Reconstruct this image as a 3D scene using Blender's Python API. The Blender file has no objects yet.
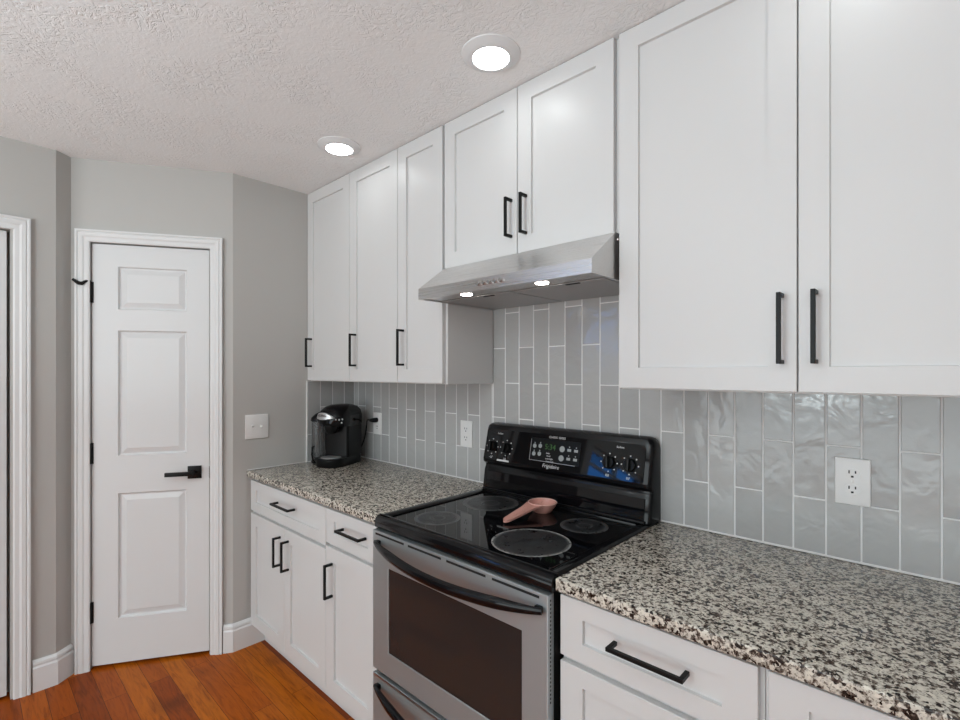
import bpy, bmesh, math, random
from mathutils import Vector, Matrix
random.seed(7)
PI = math.pi
S = bpy.context.scene
COL = S.collection

# ---------------------------------------------------------------- camera
cam_d = bpy.data.cameras.new('camera'); cam = bpy.data.objects.new('camera', cam_d); COL.objects.link(cam)
cam.location = (2.632, -1.6633, 1.4305)
cam.rotation_euler = (PI/2, 0, 0.7553)
cam_d.sensor_width = 36.0; cam_d.lens = 486.7/960*36.0
cam_d.shift_y = 11.7/960; cam_d.clip_start = 0.02
S.camera = cam

# ---------------------------------------------------------------- world, exposure, lamps
W = bpy.data.worlds.new('World'); S.world = W; W.use_nodes = True
wn = W.node_tree.nodes; wl = W.node_tree.links
bg = wn['Background']; bg.inputs['Color'].default_value = (0.08, 0.34, 1.0, 1); bg.inputs['Strength'].default_value = 6.0
S.view_settings.view_transform = 'Standard'; S.view_settings.look = 'None'
S.view_settings.gamma = 1.0; S.view_settings.use_curve_mapping = False
S.view_settings.exposure = 0.27
LENS_STRENGTH = 11.5
REAR_FILL_W = 84.0
BOUNCE_W = 84.0

def lamp(name, kind, loc, rot, energy, color, **kw):
    d = bpy.data.lights.new(name, kind); d.energy = energy; d.color = color
    for k, v in kw.items(): setattr(d, k, v)
    o = bpy.data.objects.new(name, d); COL.objects.link(o); o.location = loc; o.rotation_euler = rot
    return o
# added soft fill in front of the solid wall behind the camera
lamp('rear_fill', 'AREA', (2.1, -6.33, 1.10), (PI/2, 0, 0), REAR_FILL_W, (0.87, 0.97, 1.0), shape='RECTANGLE', size=4.2, size_y=2.1)
# added unseen uplight, bounced off the ceiling behind the camera
lamp('bounce_fill', 'AREA', (1.9, -3.5, 1.2), (PI, 0, 0), BOUNCE_W, (0.82, 0.96, 1.0), shape='DISK', size=0.7)

# ---------------------------------------------------------------- helpers
def lin(c):
    return tuple(((v/255)/12.92 if v/255 <= .04045 else ((v/255+.055)/1.055)**2.4) for v in c)

def mat(name, col=(.8, .8, .8), rough=.5, metal=0.0, **kw):
    m = bpy.data.materials.new(name); m.use_nodes = True
    b = m.node_tree.nodes['Principled BSDF']
    b.inputs['Base Color'].default_value = (*col, 1); b.inputs['Roughness'].default_value = rough
    b.inputs['Metallic'].default_value = metal
    for k, v in kw.items():
        b.inputs[k].default_value = (*v, 1) if isinstance(v, tuple) else v
    return m

class N:
    """short-hand for building node trees"""
    def __init__(s, m): s.t = m.node_tree; s.b = s.t.nodes['Principled BSDF']
    def n(s, kind, **kw):
        x = s.t.nodes.new(kind)
        for k, v in kw.items():
            if k in x.inputs.keys(): x.inputs[k].default_value = v
            else: setattr(x, k, v)
        return x
    def l(s, a, b): s.t.links.new(a, b)
    def coord(s, scale=(1, 1, 1), which='Object', rot=(0, 0, 0)):
        c = s.n('ShaderNodeTexCoord'); mp = s.n('ShaderNodeMapping')
        mp.inputs['Scale'].default_value = scale; mp.inputs['Rotation'].default_value = rot
        s.l(c.outputs[which], mp.inputs['Vector']); return mp.outputs['Vector']
    def ramp(s, fac, stops, interp='LINEAR'):
        r = s.n('ShaderNodeValToRGB'); r.color_ramp.interpolation = interp
        e = r.color_ramp.elements
        while len(e) < len(stops): e.new(.5)
        for el, (p, c) in zip(e, stops): el.position = p; el.color = (*c, 1) if len(c) == 3 else c
        s.l(fac, r.inputs['Fac']); return r.outputs['Color']
    def mix(s, fac, a, b, mode='MIX'):
        x = s.n('ShaderNodeMix', data_type='RGBA', blend_type=mode)
        for i, v in ((0, fac), (6, a), (7, b)):
            if isinstance(v, (int, float)): x.inputs[i].default_value = v
            elif isinstance(v, tuple): x.inputs[i].default_value = (*v, 1)
            else: s.l(v, x.inputs[i])
        return x.outputs[2]
    def bump(s, h, strength=.3, dist=.002):
        x = s.n('ShaderNodeBump'); x.inputs['Strength'].default_value = strength; x.inputs['Distance'].default_value = dist
        s.l(h, x.inputs['Height']); s.l(x.outputs['Normal'], s.b.inputs['Normal'])
    def math(s, op, a, b=None):
        x = s.n('ShaderNodeMath', operation=op)
        for i, v in enumerate((a, b)):
            if v is None: continue
            if isinstance(v, (int, float)): x.inputs[i].default_value = v
            else: s.l(v, x.inputs[i])
        return x.outputs[0]

# ---------------------------------------------------------------- materials
M = {}
M['cabinet'] = mat('cabinet_paint', (.665, .658, .654), .36)
M['trim'] = mat('trim_paint', (.75, .75, .752), .38)
M['door'] = mat('door_paint', (.72, .72, .724), .36)
M['dark_reflect'] = mat('dark_reflected_wall', (.10, .10, .105), .6)  # dark tone added to the unseen rear wall so reflections stay dark
M['black'] = mat('matte_black_metal', (.007, .007, .007), .42, 0, **{'Specular IOR Level': .2})
M['gloss'] = mat('black_enamel', (.004, .004, .005), .09, 0, **{'Specular IOR Level': .26})
M['glass'] = mat('black_ceramic_glass', (.003, .003, .004), .035, 0, **{'Specular IOR Level': .30})
M['plastic'] = mat('black_plastic', (.005, .005, .0052), .3, 0, **{'Specular IOR Level': .2})
M['plate'] = mat('white_plastic', (.80, .79, .78), .35)
M['hole'] = mat('dark_slot', (.01, .01, .01), .8)
M['print'] = mat('white_print', (.62, .62, .62), .5)
M['button'] = mat('grey_button_print', (.34, .36, .36), .5)
M['chrome'] = mat('bright_metal', (.72, .72, .72), .18, 1.0)
M['silver'] = mat('silver_plastic', (.58, .58, .58), .3, .7)
M['caulk'] = mat('white_caulk', (.74, .73, .72), .5)
M['grille'] = mat('hood_filter_metal', (.42, .42, .42), .45, .6)
M['cavity'] = mat('oven_cavity', (.03, .025, .022), .5)
M['window'] = mat('oven_window_glass', (.026, .022, .021), .06, 0, **{'Specular IOR Level': .35})
M['smoke'] = mat('smoked_clear_plastic', (.45, .45, .45), .06, 0, **{'Transmission Weight': .85, 'IOR': 1.3})

def emis(name, col, st):
    m = mat(name, (.8, .8, .8), .4)
    b = m.node_tree.nodes['Principled BSDF']; b.inputs['Emission Color'].default_value = (*col, 1); b.inputs['Emission Strength'].default_value = st
    return m
M['lens'] = emis('lit_lens', (.91, .965, .97), LENS_STRENGTH)
M['hoodlens'] = emis('lit_hood_lens', (1.0, .95, .88), 16.0)
M['digit'] = emis('green_digit', (.12, .5, .06), .10); M['digit'].node_tree.nodes['Principled BSDF'].inputs['Base Color'].default_value = (.02, .05, .015, 1)

m = M['wall'] = mat('wall_paint', (.50, .485, .465), .55); k = N(m)
no = k.n('ShaderNodeTexNoise', Scale=260.0, Detail=3.0); k.l(k.coord(), no.inputs['Vector']); k.bump(no.outputs['Fac'], .12, .001)

m = M['ceiling'] = mat('textured_ceiling', (.88, .875, .87), .85); k = N(m)
v = k.coord()
n1 = k.n('ShaderNodeTexNoise', Scale=27.0, Detail=3.0, Roughness=.6, Distortion=2.2); k.l(v, n1.inputs['Vector'])
n2 = k.n('ShaderNodeTexNoise', Scale=90.0, Detail=2.0, Distortion=.6); k.l(v, n2.inputs['Vector'])
n3 = k.n('ShaderNodeTexNoise', Scale=5.0, Detail=1.0); k.l(v, n3.inputs['Vector'])
r1 = k.ramp(n1.outputs['Fac'], [(.44, (0, 0, 0)), (.54, (1, 1, 1))])
r3 = k.ramp(n3.outputs['Fac'], [(.40, (.12,)*3), (.62, (1, 1, 1))])
h = k.mix(1.0, r1, r3, 'MULTIPLY')
h2 = k.mix(.35, h, n2.outputs['Fac'])
k.bump(h2, .55, .005)

m = M['steel'] = mat('brushed_stainless', (.60, .59, .58), .27, 1.0); k = N(m)
no = k.n('ShaderNodeTexNoise', Scale=1.0, Detail=4.0, Roughness=.7); k.l(k.coord((3, 600, 600)), no.inputs['Vector'])
k.l(k.ramp(no.outputs['Fac'], [(.3, (.22,)*3), (.7, (.38,)*3)]), k.b.inputs['Roughness']); k.bump(no.outputs['Fac'], .05, .0004)
k.b.inputs['Anisotropic'].default_value = .5; k.b.inputs['Anisotropic Rotation'].default_value = .25; tg = k.n('ShaderNodeTangent', direction_type='RADIAL', axis='Z'); k.l(tg.outputs[0], k.b.inputs['Tangent'])
m = M['darksteel'] = mat('dark_brushed_stainless', (.44, .475, .485), .34, 1.0); k = N(m)
no = k.n('ShaderNodeTexNoise', Scale=1.0, Detail=4.0, Roughness=.7); k.l(k.coord((3, 600, 600)), no.inputs['Vector'])
k.l(k.ramp(no.outputs['Fac'], [(.3, (.34,)*3), (.7, (.48,)*3)]), k.b.inputs['Roughness'])
k.b.inputs['Metallic'].default_value = .72
k.b.inputs['Anisotropic'].default_value = .8; k.b.inputs['Anisotropic Rotation'].default_value = .25; tg = k.n('ShaderNodeTangent', direction_type='RADIAL', axis='Z'); k.l(tg.outputs[0], k.b.inputs['Tangent'])

m = M['tile'] = mat('grey_glazed_tile', (.40, .395, .39), .14); k = N(m)
g = k.n('ShaderNodeNewGeometry'); v = k.coord()
k.l(k.ramp(g.outputs['Random Per Island'], [(0, (.40, .397, .392)), (.5, (.435, .432, .426)), (1, (.475, .471, .465))]), k.b.inputs['Base Color'])
off = k.n('ShaderNodeVectorMath', operation='MULTIPLY_ADD'); off.inputs[1].default_value = (1, 1, 1)
cmb = k.n('ShaderNodeCombineXYZ'); sc = k.math('MULTIPLY', g.outputs['Random Per Island'], 37.0)
k.l(sc, cmb.inputs[0]); k.l(sc, cmb.inputs[2]); k.l(v, off.inputs[0]); k.l(cmb.outputs[0], off.inputs[2])
n1 = k.n('ShaderNodeTexNoise', Scale=11.0, Detail=2.0, Distortion=.8); k.l(off.outputs[0], n1.inputs['Vector'])
n2 = k.n('ShaderNodeTexNoise', Scale=55.0, Detail=1.0); k.l(off.outputs[0], n2.inputs['Vector'])
hh = k.mix(.10, n1.outputs['Fac'], n2.outputs['Fac'])
k.bump(hh, .38, .010)
M['grout'] = mat('light_grout', (.76, .755, .75), .8)

m = M['granite'] = mat('speckled_granite', (.5, .5, .5), .2, 0, **{'Specular IOR Level': .35}); k = N(m)
v = k.coord((1, 1, 1))
wob = k.n('ShaderNodeTexNoise', Scale=90.0, Detail=2.0); k.l(v, wob.inputs['Vector'])
ad = k.n('ShaderNodeVectorMath', operation='MULTIPLY_ADD'); ad.inputs[1].default_value = (.009, .009, .009)
k.l(wob.outputs['Color'], ad.inputs[0]); k.l(v, ad.inputs[2])
vo = k.n('ShaderNodeTexVoronoi', Scale=165.0); k.l(ad.outputs[0], vo.inputs['Vector'])
sep = k.n('ShaderNodeSeparateColor'); k.l(vo.outputs['Color'], sep.inputs[0])
big = k.n('ShaderNodeTexNoise', Scale=82.0, Detail=3.0, Roughness=.6); k.l(v, big.inputs['Vector'])
f = k.math('ADD', k.math('MULTIPLY', sep.outputs[0], .42), k.math('MULTIPLY', big.outputs['Fac'], .95))
colr = k.ramp(f, [(.36, (.014, .011, .010)), (.50, (.028, .021, .018)), (.56, (.105, .078, .062)), (.62, (.27, .235, .20)), (.69, (.56, .52, .455)), (.92, (.74, .69, .60))])
fine = k.n('ShaderNodeTexVoronoi', Scale=330.0); k.l(v, fine.inputs['Vector'])
s2 = k.n('ShaderNodeSeparateColor'); k.l(fine.outputs['Color'], s2.inputs[0])
spk = k.ramp(s2.outputs[1], [(.80, (1, 1, 1)), (.84, (.35, .32, .30))])
k.l(k.mix(.75, colr, spk, 'MULTIPLY'), k.b.inputs['Base Color'])

m = M['floor'] = mat('varnished_oak_planks', (.3, .1, .03), .36, 0, **{'Specular IOR Level': .14}); k = N(m)
v = k.coord()
br = k.n('ShaderNodeTexBrick', offset=.37, offset_frequency=2, squash=1.0)
for nm, val in (('Scale', 1.0), ('Mortar Size', .0009), ('Mortar Smooth', .2), ('Bias', 0.0), ('Brick Width', .86), ('Row Height', .083)): br.inputs[nm].default_value = val
br.inputs['Color1'].default_value = (0, 0, 0, 1); br.inputs['Color2'].default_value = (1, 1, 1, 1); br.inputs['Mortar'].default_value = (.5, .5, .5, 1)
k.l(v, br.inputs['Vector'])
sepb = k.n('ShaderNodeSeparateColor'); k.l(br.outputs['Color'], sepb.inputs[0])
shift = k.n('ShaderNodeCombineXYZ'); k.l(k.math('MULTIPLY', sepb.outputs[0], 19.0), shift.inputs[0]); k.l(k.math('MULTIPLY', sepb.outputs[0], 7.0), shift.inputs[1])
av = k.n('ShaderNodeVectorMath', operation='ADD'); k.l(v, av.inputs[0]); k.l(shift.outputs[0], av.inputs[1])
mp = k.n('ShaderNodeMapping'); mp.inputs['Scale'].default_value = (1.6, 16, 1); k.l(av.outputs[0], mp.inputs['Vector'])
gr = k.n('ShaderNodeTexNoise', Scale=3.2, Detail=6.0, Roughness=.62, Distortion=1.6); k.l(mp.outputs[0], gr.inputs['Vector'])
plank = k.ramp(sepb.outputs[0], [(0, (.20, .034, .002)), (.3, (.34, .068, .003)), (.7, (.42, .095, .004)), (1, (.52, .145, .007))])
grain = k.ramp(gr.outputs['Fac'], [(.30, (.55, .48, .42)), (.5, (.95, .93, .9)), (.7, (1.12, 1.12, 1.1))])
c1 = k.mix(1.0, plank, grain, 'MULTIPLY')
kn = k.n('ShaderNodeTexNoise', Scale=3.0, Detail=2.0); k.l(v, kn.inputs['Vector'])
c2 = k.mix(1.0, c1, k.ramp(kn.outputs['Fac'], [(.28, (.45, .42, .4)), (.42, (1, 1, 1))]), 'MULTIPLY')
c3 = k.mix(br.outputs['Fac'], c2, (.03, .008, .003))
k.l(c3, k.b.inputs['Base Color']); k.bump(br.outputs['Fac'], -.25, .001)

m = M['pink'] = mat('speckled_pink_ceramic', (.66, .33, .27), .25); k = N(m)
vo = k.n('ShaderNodeTexVoronoi', Scale=130.0); k.l(k.coord(), vo.inputs['Vector'])
k.l(k.ramp(vo.outputs['Distance'], [(.10, (.30, .12, .09)), (.2, (.66, .33, .275))]), k.b.inputs['Base Color'])

M['pinkrim'] = mat('pale_pink_rim', (.80, .50, .43), .35)
def burner_mat(name, lo, hi, sc):
    m = mat(name, lo, .38); k = N(m)
    no = k.n('ShaderNodeTexNoise', Scale=sc, Detail=5.0, Roughness=.7); k.l(k.coord(), no.inputs['Vector'])
    k.l(k.ramp(no.outputs['Fac'], [(.35, lo), (.7, hi)]), k.b.inputs['Base Color'])
    k.l(k.ramp(no.outputs['Fac'], [(.3, (.2,)*3), (.7, (.5,)*3)]), k.b.inputs['Roughness'])
    return m
M['burner'] = burner_mat('scuffed_burner', (.006, .006, .007), (.034, .036, .039), 26)
M['ring'] = burner_mat('pale_burner_ring', (.045, .046, .048), (.12, .12, .12), 40)
M['worn'] = burner_mat('worn_burner_rim', (.03, .03, .03), (.62, .61, .59), 60)

# ---------------------------------------------------------------- mesh helpers
def add(bm, src, mi=0, mx=None):
    """merge bmesh src into bm"""
    if mx is not None: bmesh.ops.transform(src, matrix=mx, verts=src.verts)
    for f in src.faces: f.material_index = mi
    me = bpy.data.meshes.new('tmp'); src.to_mesh(me); src.free(); bm.from_mesh(me); bpy.data.meshes.remove(me)
    return bm
def nb(): return bmesh.new()
def box(bm, x0, x1, y0, y1, z0, z1, bev=0.0, seg=2, mi=0, mx=None):
    t = nb(); bmesh.ops.create_cube(t, size=1.0)
    for v in t.verts: v.co = Vector(((x0+x1)/2+v.co.x*(x1-x0), (y0+y1)/2+v.co.y*(y1-y0), (z0+z1)/2+v.co.z*(z1-z0)))
    if bev > 0: bmesh.ops.bevel(t, geom=t.edges[:], offset=bev, segments=seg, profile=.5, affect='EDGES')
    return add(bm, t, mi, mx)
def prism(bm, pts, axis, a0, a1, bev=0.0, seg=2, mi=0, mx=None):
    """extrude a 2D polygon; axis 'x': pts are (y,z); 'y': (x,z); 'z': (x,y)"""
    t = nb()
    def P(p, a): return {'x': (a, p[0], p[1]), 'y': (p[0], a, p[1]), 'z': (p[0], p[1], a)}[axis]
    lo = [t.verts.new(P(p, a0)) for p in pts]; hi = [t.verts.new(P(p, a1)) for p in pts]
    n = len(pts)
    t.faces.new(lo); t.faces.new(hi[::-1])
    for i in range(n): t.faces.new((lo[i], hi[i], hi[(i+1) % n], lo[(i+1) % n]))
    bmesh.ops.recalc_face_normals(t, faces=t.faces[:])
    if bev > 0: bmesh.ops.bevel(t, geom=t.edges[:], offset=bev, segments=seg, profile=.5, affect='EDGES', clamp_overlap=True)
    return add(bm, t, mi, mx)
def lathe(bm, prof, c=(0, 0, 0), seg=40, mi=0, mx=None, close=True):
    """prof: list of (r,z)"""
    t = nb(); rings = []
    for r, z in prof:
        if r < 1e-6: rings.append([t.verts.new((0, 0, z))])
        else: rings.append([t.verts.new((r*math.cos(2*PI*i/seg), r*math.sin(2*PI*i/seg), z)) for i in range(seg)])
    for a, b in zip(rings, rings[1:]):
        for i in range(seg):
            j = (i+1) % seg
            if len(a) == 1 and len(b) == 1: continue
            if len(a) == 1: t.faces.new((a[0], b[i], b[j]))
            elif len(b) == 1: t.faces.new((a[i], b[0], a[j]))
            else: t.faces.new((a[i], b[i], b[j], a[j]))
    bmesh.ops.recalc_face_normals(t, faces=t.faces[:])
    bmesh.ops.translate(t, vec=Vector(c), verts=t.verts)
    return add(bm, t, mi, mx)
def tube(bm, pts, r, seg=10, mi=0, mx=None, sq=None):
    """sweep a circle (or an ellipse sq=(rx,rz)) along points"""
    t = nb(); pts = [Vector(p) for p in pts]; rings = []
    up = Vector((0, 0, 1))
    for i, p in enumerate(pts):
        d = (pts[min(i+1, len(pts)-1)] - pts[max(i-1, 0)]).normalized()
        s = d.cross(up)
        if s.length < 1e-3: s = d.cross(Vector((0, 1, 0)))
        s.normalize(); u = s.cross(d)
        rr = r[i] if isinstance(r, (list, tuple)) else r
        a, b = (sq[0]*rr, sq[1]*rr) if sq else (rr, rr)
        rings.append([t.verts.new(p + s*a*math.cos(2*PI*k/seg) + u*b*math.sin(2*PI*k/seg)) for k in range(seg)])
    for a, b in zip(rings, rings[1:]):
        for i in range(seg): t.faces.new((a[i], a[(i+1) % seg], b[(i+1) % seg], b[i]))
    t.faces.new(rings[0][::-1]); t.faces.new(rings[-1])
    bmesh.ops.recalc_face_normals(t, faces=t.faces[:])
    return add(bm, t, mi, mx)
def text(bm, s, size, mx, mi=0, shear=0.0, ex=.0003):
    cu = bpy.data.curves.new('t', 'FONT'); cu.body = s; cu.size = size; cu.align_x = 'CENTER'; cu.align_y = 'CENTER'; cu.extrude = ex; cu.shear = shear
    cu.resolution_u = 3
    o = bpy.data.objects.new('t', cu); COL.objects.link(o)
    dg = bpy.context.evaluated_depsgraph_get(); me = bpy.data.meshes.new_from_object(o.evaluated_get(dg))
    t = nb(); t.from_mesh(me); bpy.data.meshes.remove(me); bpy.data.objects.remove(o); bpy.data.curves.remove(cu)
    return add(bm, t, mi, mx)

def rrect(x0, x1, y0, y1, r, rf=None, n=6):
    """rounded rectangle; rf radius for the front (low y) corners"""
    rf = rf or r; P = []
    for cx, cy, rad, a0 in ((x1-r, y1-r, r, 0), (x0+r, y1-r, r, 90), (x0+rf, y0+rf, rf, 180), (x1-rf, y0+rf, rf, 270)):
        for i in range(n+1):
            a = math.radians(a0+90*i/n); P.append((cx+rad*math.cos(a), cy+rad*math.sin(a)))
    return P
def root_loc(o):
    while o.parent: o = o.parent
    return o.location.copy()
def obj(name, bm, mats, parent=None, smooth=False, world=True, label=None):
    me = bpy.data.meshes.new(name)
    if parent is not None and world: bmesh.ops.translate(bm, vec=-root_loc(parent), verts=bm.verts)
    loc = None
    if parent is None:
        xs = [v.co for v in bm.verts]
        loc = Vector(((min(c.x for c in xs)+max(c.x for c in xs))/2, (min(c.y for c in xs)+max(c.y for c in xs))/2, min(c.z for c in xs)))
        if world: bmesh.ops.translate(bm, vec=-loc, verts=bm.verts)
    bm.to_mesh(me); bm.free()
    for m_ in (mats if isinstance(mats, (list, tuple)) else [mats]): me.materials.append(m_)
    if smooth:
        for p in me.polygons: p.use_smooth = True
        me.set_sharp_from_angle(angle=math.radians(38))
    o = bpy.data.objects.new(name, me); COL.objects.link(o)
    if parent is not None: o.parent = parent
    elif world: o.location = loc
    if label: o['label'] = label
    return o
def tag(o, label, cat, group=None):
    o['label'] = label; o['category'] = cat
    if group: o['group'] = group
    return o
def thing(name, loc, label, cat, group=None, rz=0.0):
    o = bpy.data.objects.new(name, None); COL.objects.link(o); o.location = loc; o.rotation_euler = (0, 0, rz); o.empty_display_size = .05
    return tag(o, label, cat, group)
def setting(name, loc=(0, 0, 0)):
    o = bpy.data.objects.new(name, None); COL.objects.link(o); o.location = loc; o['kind'] = 'structure'; return o
def struct(name, bm, mats, smooth=False):
    me = bpy.data.meshes.new(name); bm.to_mesh(me); bm.free()
    for m_ in (mats if isinstance(mats, (list, tuple)) else [mats]): me.materials.append(m_)
    if smooth:
        for p in me.polygons: p.use_smooth = True
        me.set_sharp_from_angle(angle=math.radians(38))
    o = bpy.data.objects.new(name, me); COL.objects.link(o); o['kind'] = 'structure'; return o
def dup(root, loc, label=None, rz=None):
    r = root.copy(); COL.objects.link(r); r.location = loc
    if rz is not None: r.rotation_euler = (0, 0, rz)
    if label: r['label'] = label
    for ch in list(root.children):
        c = ch.copy(); COL.objects.link(c); c.parent = r
        for g_ in ch.children:
            d = g_.copy(); COL.objects.link(d); d.parent = c
    return r

# ================================================================ THE ROOM
H = 2.447                     # ceiling height
XW = -.315                    # plane of the hall wall
XR, YB = 4.3, -6.4            # right wall, wall behind the camera
P0 = Vector((0, -.715, 0)); T = Vector((-.52102521, -.85354129, 0)); NN = Vector((.85354129, -.52102521, 0))
def DW(s, off=0.0, z=0.0): return P0 + T*s + NN*off + Vector((0, 0, z))
WEND = 0.700
E1 = DW(WEND); E2 = Vector((XW, -1.3715, 0))

b = nb(); box(b, -2.3, XR+.12, YB-.12, .12, -.1, 0); struct('floor', b, M['floor'])
b = nb(); box(b, -2.3, XR+.12, YB-.12, .12, H, H+.1); struct('ceiling', b, M['ceiling'])
b = nb(); box(b, -.6, XR+.12, 0, .12, 0, H); struct('wall_back', b, M['wall'])
b = nb(); prism(b, [(0, 0), (0, -.715), (-.18, -.64), (-.18, 0)], 'z', 0, H); struct('wall_left', b, M['wall'])

# pantry wall: solid with a shallow notch in which the door stands
S0, S1, DZ = .108, .624, 2.052
def dxy(s, off): p = DW(s, off); return (p.x, p.y)
b = nb()
prism(b, [dxy(0, 0), dxy(S0, 0), dxy(S0, -.075), dxy(S1, -.075), dxy(S1, 0), dxy(WEND, 0), dxy(WEND+.1, -.2), dxy(-.02, -.2)], 'z', 0, DZ)
prism(b, [dxy(0, 0), dxy(WEND, 0), dxy(WEND+.1, -.2), dxy(-.02, -.2)], 'z', DZ, H)
struct('wall_pantry', b, M['wall'])
b = nb(); prism(b, [(E1.x, E1.y), (E2.x, E2.y), (E2.x-.2, E2.y-.02), (E1.x-.15, E1.y+.06)], 'z', 0, H); struct('wall_jog', b, M['wall'])

# hall wall with second door notch, and a window further back
Y2a, Y2b = -1.522, -2.03
WY0, WY1, WZ0, WZ1 = -3.5, -5.05, 1.66, 2.06
HY0, HY1 = -2.10, -3.35      # added unseen dark opening, for the hood lip to reflect
b = nb()
prism(b, [(XW, -1.3715), (XW, Y2a), (XW-.08, Y2a), (XW-.08, Y2b), (XW, Y2b), (XW, HY0), (XW-.2, HY0), (XW-.2, -1.3715)], 'z', 0, 2.052)
prism(b, [(XW, -1.3715), (XW, HY0), (XW-.2, HY0), (XW-.2, -1.3715)], 'z', 2.052, H); box(b, XW-.2, XW, WY0, HY1, 0, H)
box(b, -2.2, XW-.2, HY0, HY0+.1, 0, H); box(b, -2.2, XW-.2, HY1-.1, HY1, 0, H); box(b, -2.3, -2.2, HY1-.1, HY0+.1, 0, H)
box(b, XW-.2, XW, WY1, WY0, 0, WZ0); box(b, XW-.2, XW, WY1, WY0, WZ1, H); box(b, XW-.2, XW, YB, WY1, 0, H)
struct('wall_hall', b, M['wall'])
b = nb(); box(b, XR, XR+.12, YB, 0, 0, H); struct('wall_right', b, M['wall'])
b = nb(); box(b, -.6, XR+.12, YB-.12, YB, 0, H); struct('wall_rear', b, M['dark_reflect'])  # unseen wall, darkened for the reflections in range and hood

# window in the hall wall (seen only as a reflection in the range)
w = setting('window_1')
def part(name, bm, m_, par, smooth=False, label=None): return obj(name, bm, m_, par, smooth, label=label)
b = nb()
for y0, y1 in ((WY1, WY1+.05), (WY0-.05, WY0), ((WY0+WY1)/2-.025, (WY0+WY1)/2+.025)): box(b, XW-.12, XW-.06, y0, y1, WZ0, WZ1)
for z0, z1 in ((WZ0, WZ0+.05), (WZ1-.05, WZ1), (1.85, 1.88)): box(b, XW-.12, XW-.06, WY1, WY0, z0, z1)
part('window_frame', b, M['trim'], w)
b = nb(); box(b, XW-.095, XW-.091, WY1+.05, WY0-.05, WZ0+.05, WZ1-.05)
gm = bpy.data.materials.new('window_pane'); gm.use_nodes = True; t_ = gm.node_tree; t_.nodes.remove(t_.nodes['Principled BSDF'])
tr = t_.nodes.new('ShaderNodeBsdfTransparent'); t_.links.new(tr.outputs[0], t_.nodes['Material Output'].inputs[0]); tr.inputs[0].default_value = (.93, .96, .97, 1)
part('pane', b, gm, w)

# --------------------------------------------------------------- doors
def casing_bars(bm, frame, s0, s1, ztop, w=.056):
    """three mitred casing bars; frame(s, off, z) -> point; opening s0..s1 up to ztop"""
    prof = [(0.0, .0), (0.0, .010), (.006, .013), (.020, .014), (.027, .018), (.040, .019), (.044, .0155), (.049, .020), (w, .020), (w, .0)]
    path = [(s0, 0.0, -1, 0), (s0, ztop, -1, 1), (s1, ztop, 1, 1), (s1, 0.0, 1, 0)]
    t = nb(); rings = []
    for s, z, ds, dz in path:
        rings.append([t.verts.new(frame(s+ds*d, o, z+dz*d)) for d, o in prof])
    n = len(prof)
    for a, c in zip(rings, rings[1:]):
        for i in range(n): t.faces.new((a[i], a[(i+1) % n], c[(i+1) % n], c[i]))
    t.faces.new(rings[0]); t.faces.new(rings[-1])
    bmesh.ops.recalc_face_normals(t, faces=t.faces[:]); add(bm, t)

def panel_door(frame, s0, s1, z0, z1, off, panels, thick=.035):
    """door slab with raised panels; panels: list of (sa, sb, za, zb) outer edges"""
    t = nb(); V = lambda s, z, o: t.verts.new(frame(s, o, z))
    ss = sorted({s0, s1, *[p[0] for p in panels], *[p[1] for p in panels]})
    zs = sorted({z0, z1, *[p[2] for p in panels], *[p[3] for p in panels]})
    grid = {(i, j): V(s, z, off) for i, s in enumerate(ss) for j, z in enumerate(zs)}
    for i in range(len(ss)-1):
        for j in range(len(zs)-1):
            hole = any(p[0] <= (ss[i]+ss[i+1])/2 <= p[1] and p[2] <= (zs[j]+zs[j+1])/2 <= p[3] for p in panels)
            q = (grid[i, j], grid[i+1, j], grid[i+1, j+1], grid[i, j+1])
            if not hole: t.faces.new(q); continue
            ring = list(q); lo_s, hi_s, lo_z, hi_z = ss[i], ss[i+1], zs[j], zs[j+1]
            for ins, dep in ((.006, -.011), (.011, -.012), (.036, -.003), (.039, -.003)):
                r2 = [V(lo_s+ins, lo_z+ins, off+dep), V(hi_s-ins, lo_z+ins, off+dep), V(hi_s-ins, hi_z-ins, off+dep), V(lo_s+ins, hi_z-ins, off+dep)]
                for a in range(4): t.faces.new((ring[a], ring[(a+1) % 4], r2[(a+1) % 4], r2[a]))
                ring = r2
            t.faces.new(ring)
    c = [V(s0, z0, off-thick), V(s1, z0, off-thick), V(s1, z1, off-thick), V(s0, z1, off-thick)]
    t.faces.new(c[::-1])
    f0 = [V(s0, z0, off), V(s1, z0, off), V(s1, z1, off), V(s0, z1, off)]
    for a in range(4): t.faces.new((f0[a], c[a], c[(a+1) % 4], f0[(a+1) % 4]))
    bmesh.ops.remove_doubles(t, verts=t.verts[:], dist=1e-5)
    bmesh.ops.recalc_face_normals(t, faces=t.faces[:])
    return t

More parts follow.
